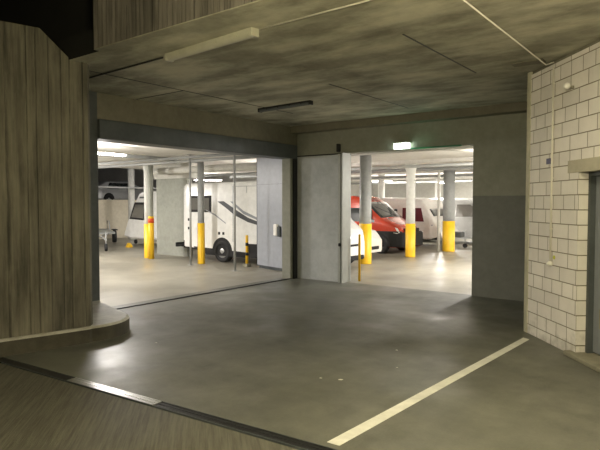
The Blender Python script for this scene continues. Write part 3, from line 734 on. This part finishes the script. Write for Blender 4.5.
# --- caravans
def caravan(label, loc, rz, L, body, wcol, H=2.5, W=2.2, group='caravans', nose=1.15, wx=0):
    v = Veh('caravan', label, 'caravan', loc, rz, L, W, [(0, 2.15), (.3, H - .08), (.6, H), (L - 1.5, H), (L - nose, H - .08), (L - .4, 1.3), (L - .05, .72), (L, .55)],
            [(0, .42), (.4, .36), (L - .6, .36), (L, .42)], 1.3, W - .12, [(0, .95), (.15, 1), (L - .5, 1), (L, .92)], H, body, .12, group)
    v.side('side_window', [(L - 2.4 + wx, 1.15), (L - 2.4 + wx, 1.75), (L - 1.5 + wx, 1.75), (L - 1.35 + wx, 1.15)], wcol)
    v.side('side_window', [(1.0, 1.2), (1.0, 1.75), (2.0, 1.75), (2.0, 1.2)], wcol)
    v.side('body_stripe', [(.1, .98), (.1, 1.02), (L - .4, 1.02), (L - .4, .98)], M['decal2'])
    v.side('skirt', [(.1, .34), (.1, .50), (L - .15, .50), (L - .15, .36)], M['vblack'] if wcol is M['glassm'] else body)
    v.front('front_window', L - (1.05 if wcol is not M['glassm'] else .66), L - .45, .78, M['glass'])
    v.wheel(L*.42, .31)
    db = MB().tube([(L - .3, .5, .40), (L + .95, 0, .42)], .04).tube([(L - .3, -.5, .40), (L + .95, 0, .42)], .04).box(L + .85, L + 1.2, -.05, .05, .38, .48)
    db.each('drawbar_beam', M['galv'], v.t)
    MB().tube([(L + .7, -.12, .15), (L + .7, -.12, .75)], .03).build('jockey_post', M['galv'], v.t)
    MB().rings([(.10, -.15), (.10, -.08)], axis='y', c=(L + .7, 0, .10), n=16).build('jockey_wheel', M['tyre'], v.t)
    MB().box(L + .15, L + .55, -.22, .22, .45, .70, b=.04).build('bottle_box', M['vdgrey'], v.t)
    return v
caravan('cream-white caravan with maroon side window behind the red van', (-15.7, 23.75, 0), 0, 6.1, M['vcream'], M['glassm'], 2.2, 2.2, nose=.95, wx=.55)
# left caravan: front toward -x, its right-hand side is away, so mirror decals with the rear part
v = caravan('white caravan with dark front window beside the white flared column', (-16.9, 16.35, 0), PI, 4.95, M['vwhite'], M['glass'], 2.5, 2.2)
v.side('side_window', [(3.3, 1.2), (3.3, 2.0), (4.08, 2.0), (4.42, 1.25)], M['vblack'], sgn=1)
v.side('pane', [(3.4, 1.28), (3.4, 1.9), (4.0, 1.9), (4.28, 1.33)], M['glassg'], sgn=1, out=.022)
v.side('top_marking', [(3.2, 2.18), (3.2, 2.25), (3.7, 2.25), (3.75, 2.18)], M['decal'], sgn=1)

# --- grey motorhome at the far right
v = Veh('campervan', 'silver-grey camper van at the right edge of the right opening', 'van', (-13.6, 26.8, 0), 0, 6.0, 2.1,
        [(0, 2.1), (.15, 2.2), (3.4, 2.2), (3.9, 2.16), (4.25, 2.02), (5.0, 1.42), (5.6, 1.15), (5.9, .95), (6.0, .6)],
        [(0, .34), (6.0, .26)], 1.2, 1.84, [(0, .97), (.15, 1), (4.9, 1), (5.6, .93), (6.0, .74)], 2.2, M['vgrey'], .14)
v.front('windscreen', 4.3, 4.95, .9, M['glass'])
v.side('cab_window', [(3.4, 1.3), (3.45, 1.9), (4.1, 1.9), (4.8, 1.34)], M['glassg'])
v.side('side_window', [(1.2, 1.4), (1.2, 1.95), (2.6, 1.95), (2.6, 1.4)], M['glass'])
v.side('lower_cladding', [(0, .3), (0, .52), (5.6, .52), (5.6, .27)], M['vblack'])
v.wheel(4.95, .35); v.wheel(1.1, .35)
MB().box(5.7, 6.06, -.82, .82, .26, .62, b=.05).build('bumper', M['vblack'], v.t)
for sg in (-1, 1):
    MB().extr([(5.2, sg*.74, 1.18), (5.72, sg*.68, 1.02), (5.84, sg*.66, .82), (5.5, sg*.72, .86)], (0, sg*.22, 0)).build('headlight', M['lampc'], v.t)
    MB().box(4.55, 4.65, sg*1.1 - .1, sg*1.1 + .1, 1.35, 1.72, b=.03).tube([(4.6, sg*.9, 1.4), (4.6, sg*1.08, 1.42)], .02).build('wing_mirror', M['vblack'], v.t)

# --- grey car on the deck
v = Veh('grey_car', 'dark silver car parked on the unlit deck above the cream wall', 'car', (-31.5, 19.6, 1.92), PI/2, 4.3, 1.75,
        [(0, .9), (.2, 1.1), (.8, 1.42), (2.4, 1.46), (2.8, 1.38), (3.4, 1.0), (4.1, .85), (4.3, .6)], [(0, .28), (4.3, .25)], .85, 1.3,
        [(0, .85), (.3, 1), (3.8, 1), (4.3, .75)], 1.46, M['vgrey'], .1)
v.side('side_window', [(.7, .95), (.95, 1.33), (2.4, 1.33), (3.0, .95)], M['glass']); v.front('windscreen', 2.75, 3.36, .88, M['glass'])
v.wheel(.8, .3); v.wheel(3.5, .3)

# --- flat trailer left of the caravan
tr = thing('flat_trailer', 'low galvanised trailer standing before the cream wall', 'trailer', (-24.6, 15.6, 0), math.radians(-28))
fr = MB()
fr.box(-1.6, 1.6, -.75, -.69, .52, .60).box(-1.6, 1.6, .69, .75, .52, .60)
for q in range(6): fr.box(-1.6 + .62*q, -1.54 + .62*q, -.75, .75, .50, .58)
fr.build('frame', M['galv'], tr)
MB().box(-1.55, 1.55, -.68, .68, .585, .61).build('deck', M['gpart'], tr)
MB().tube([(1.5, -.5, .54), (2.9, 0, .48)], .035).build('drawbar_beam', M['galv'], tr); MB().tube([(1.5, .5, .54), (2.9, 0, .48), (5.3, 0, .46)], .035).build('drawbar_beam', M['galv'], tr)
MB().tube([(5.2, 0, .2), (5.2, 0, .8)], .03).build('jockey_post', M['galv'], tr); MB().rings([(.15, -.05), (.15, .05)], axis='y', c=(5.2, .0, .15), n=18).build('jockey_wheel', M['tyre'], tr)
for sg in (-1, 1):
    MB().rings([(.17, sg*.80), (.29, sg*.80), (.30, sg*.84), (.30, sg*.94), (.29, sg*.98), (.17, sg*.98)], axis='y', c=(0, 0, .30), n=22).build('wheel', M['tyre'], tr)
    MB().box(-.42, .42, sg*.90 - .12, sg*.90 + .12, .62, .66, b=.01).build('mudguard', M['vblack'], tr)
    MB().tube([(-1.5, sg*.7, .55), (-1.5, sg*.7, 1.05), (-.6, sg*.7, 1.05), (-.2, sg*.7, .6)], .025).build('rail', M['galv'], tr)
MB().box(-1.66, -1.60, -.75, .75, .42, .62, b=.008).build('light_board', M['vblack'], tr)
ck = MB().extr([(-.16, -.08, 0), (.16, -.08, 0), (.10, -.08, .12), (-.02, -.08, .2)], (0, .16, 0)).build('wheel_chock', M['yellow'], None, (-20.9, 14.9, 0)); tag(ck, 'yellow wheel chock on the floor below the white caravan', 'wheel chock')

# ------------------------------------------------------------------ camera, world, view
F = 553.0
cam = bpy.data.cameras.new('camera'); co = bpy.data.objects.new('camera', cam); C.objects.link(co)
cam.sensor_fit = 'HORIZONTAL'; cam.sensor_width = 36; cam.lens = F/600*36; cam.clip_start = .05; cam.clip_end = 200
co.location = (0, 0, 1.97)
co.rotation_euler = (PI/2 - math.atan(22/F), 0, math.radians(37.3))
bpy.context.scene.camera = co
wd = bpy.data.worlds.new('world'); bpy.context.scene.world = wd; wd.use_nodes = True
wd.node_tree.nodes['Background'].inputs[0].default_value = (.02, .02, .018, 1); wd.node_tree.nodes['Background'].inputs[1].default_value = .02
vs_ = bpy.context.scene.view_settings
vs_.view_transform = 'Standard'; vs_.look = 'None'; vs_.gamma = 1; vs_.use_curve_mapping = False; vs_.exposure = 0.0
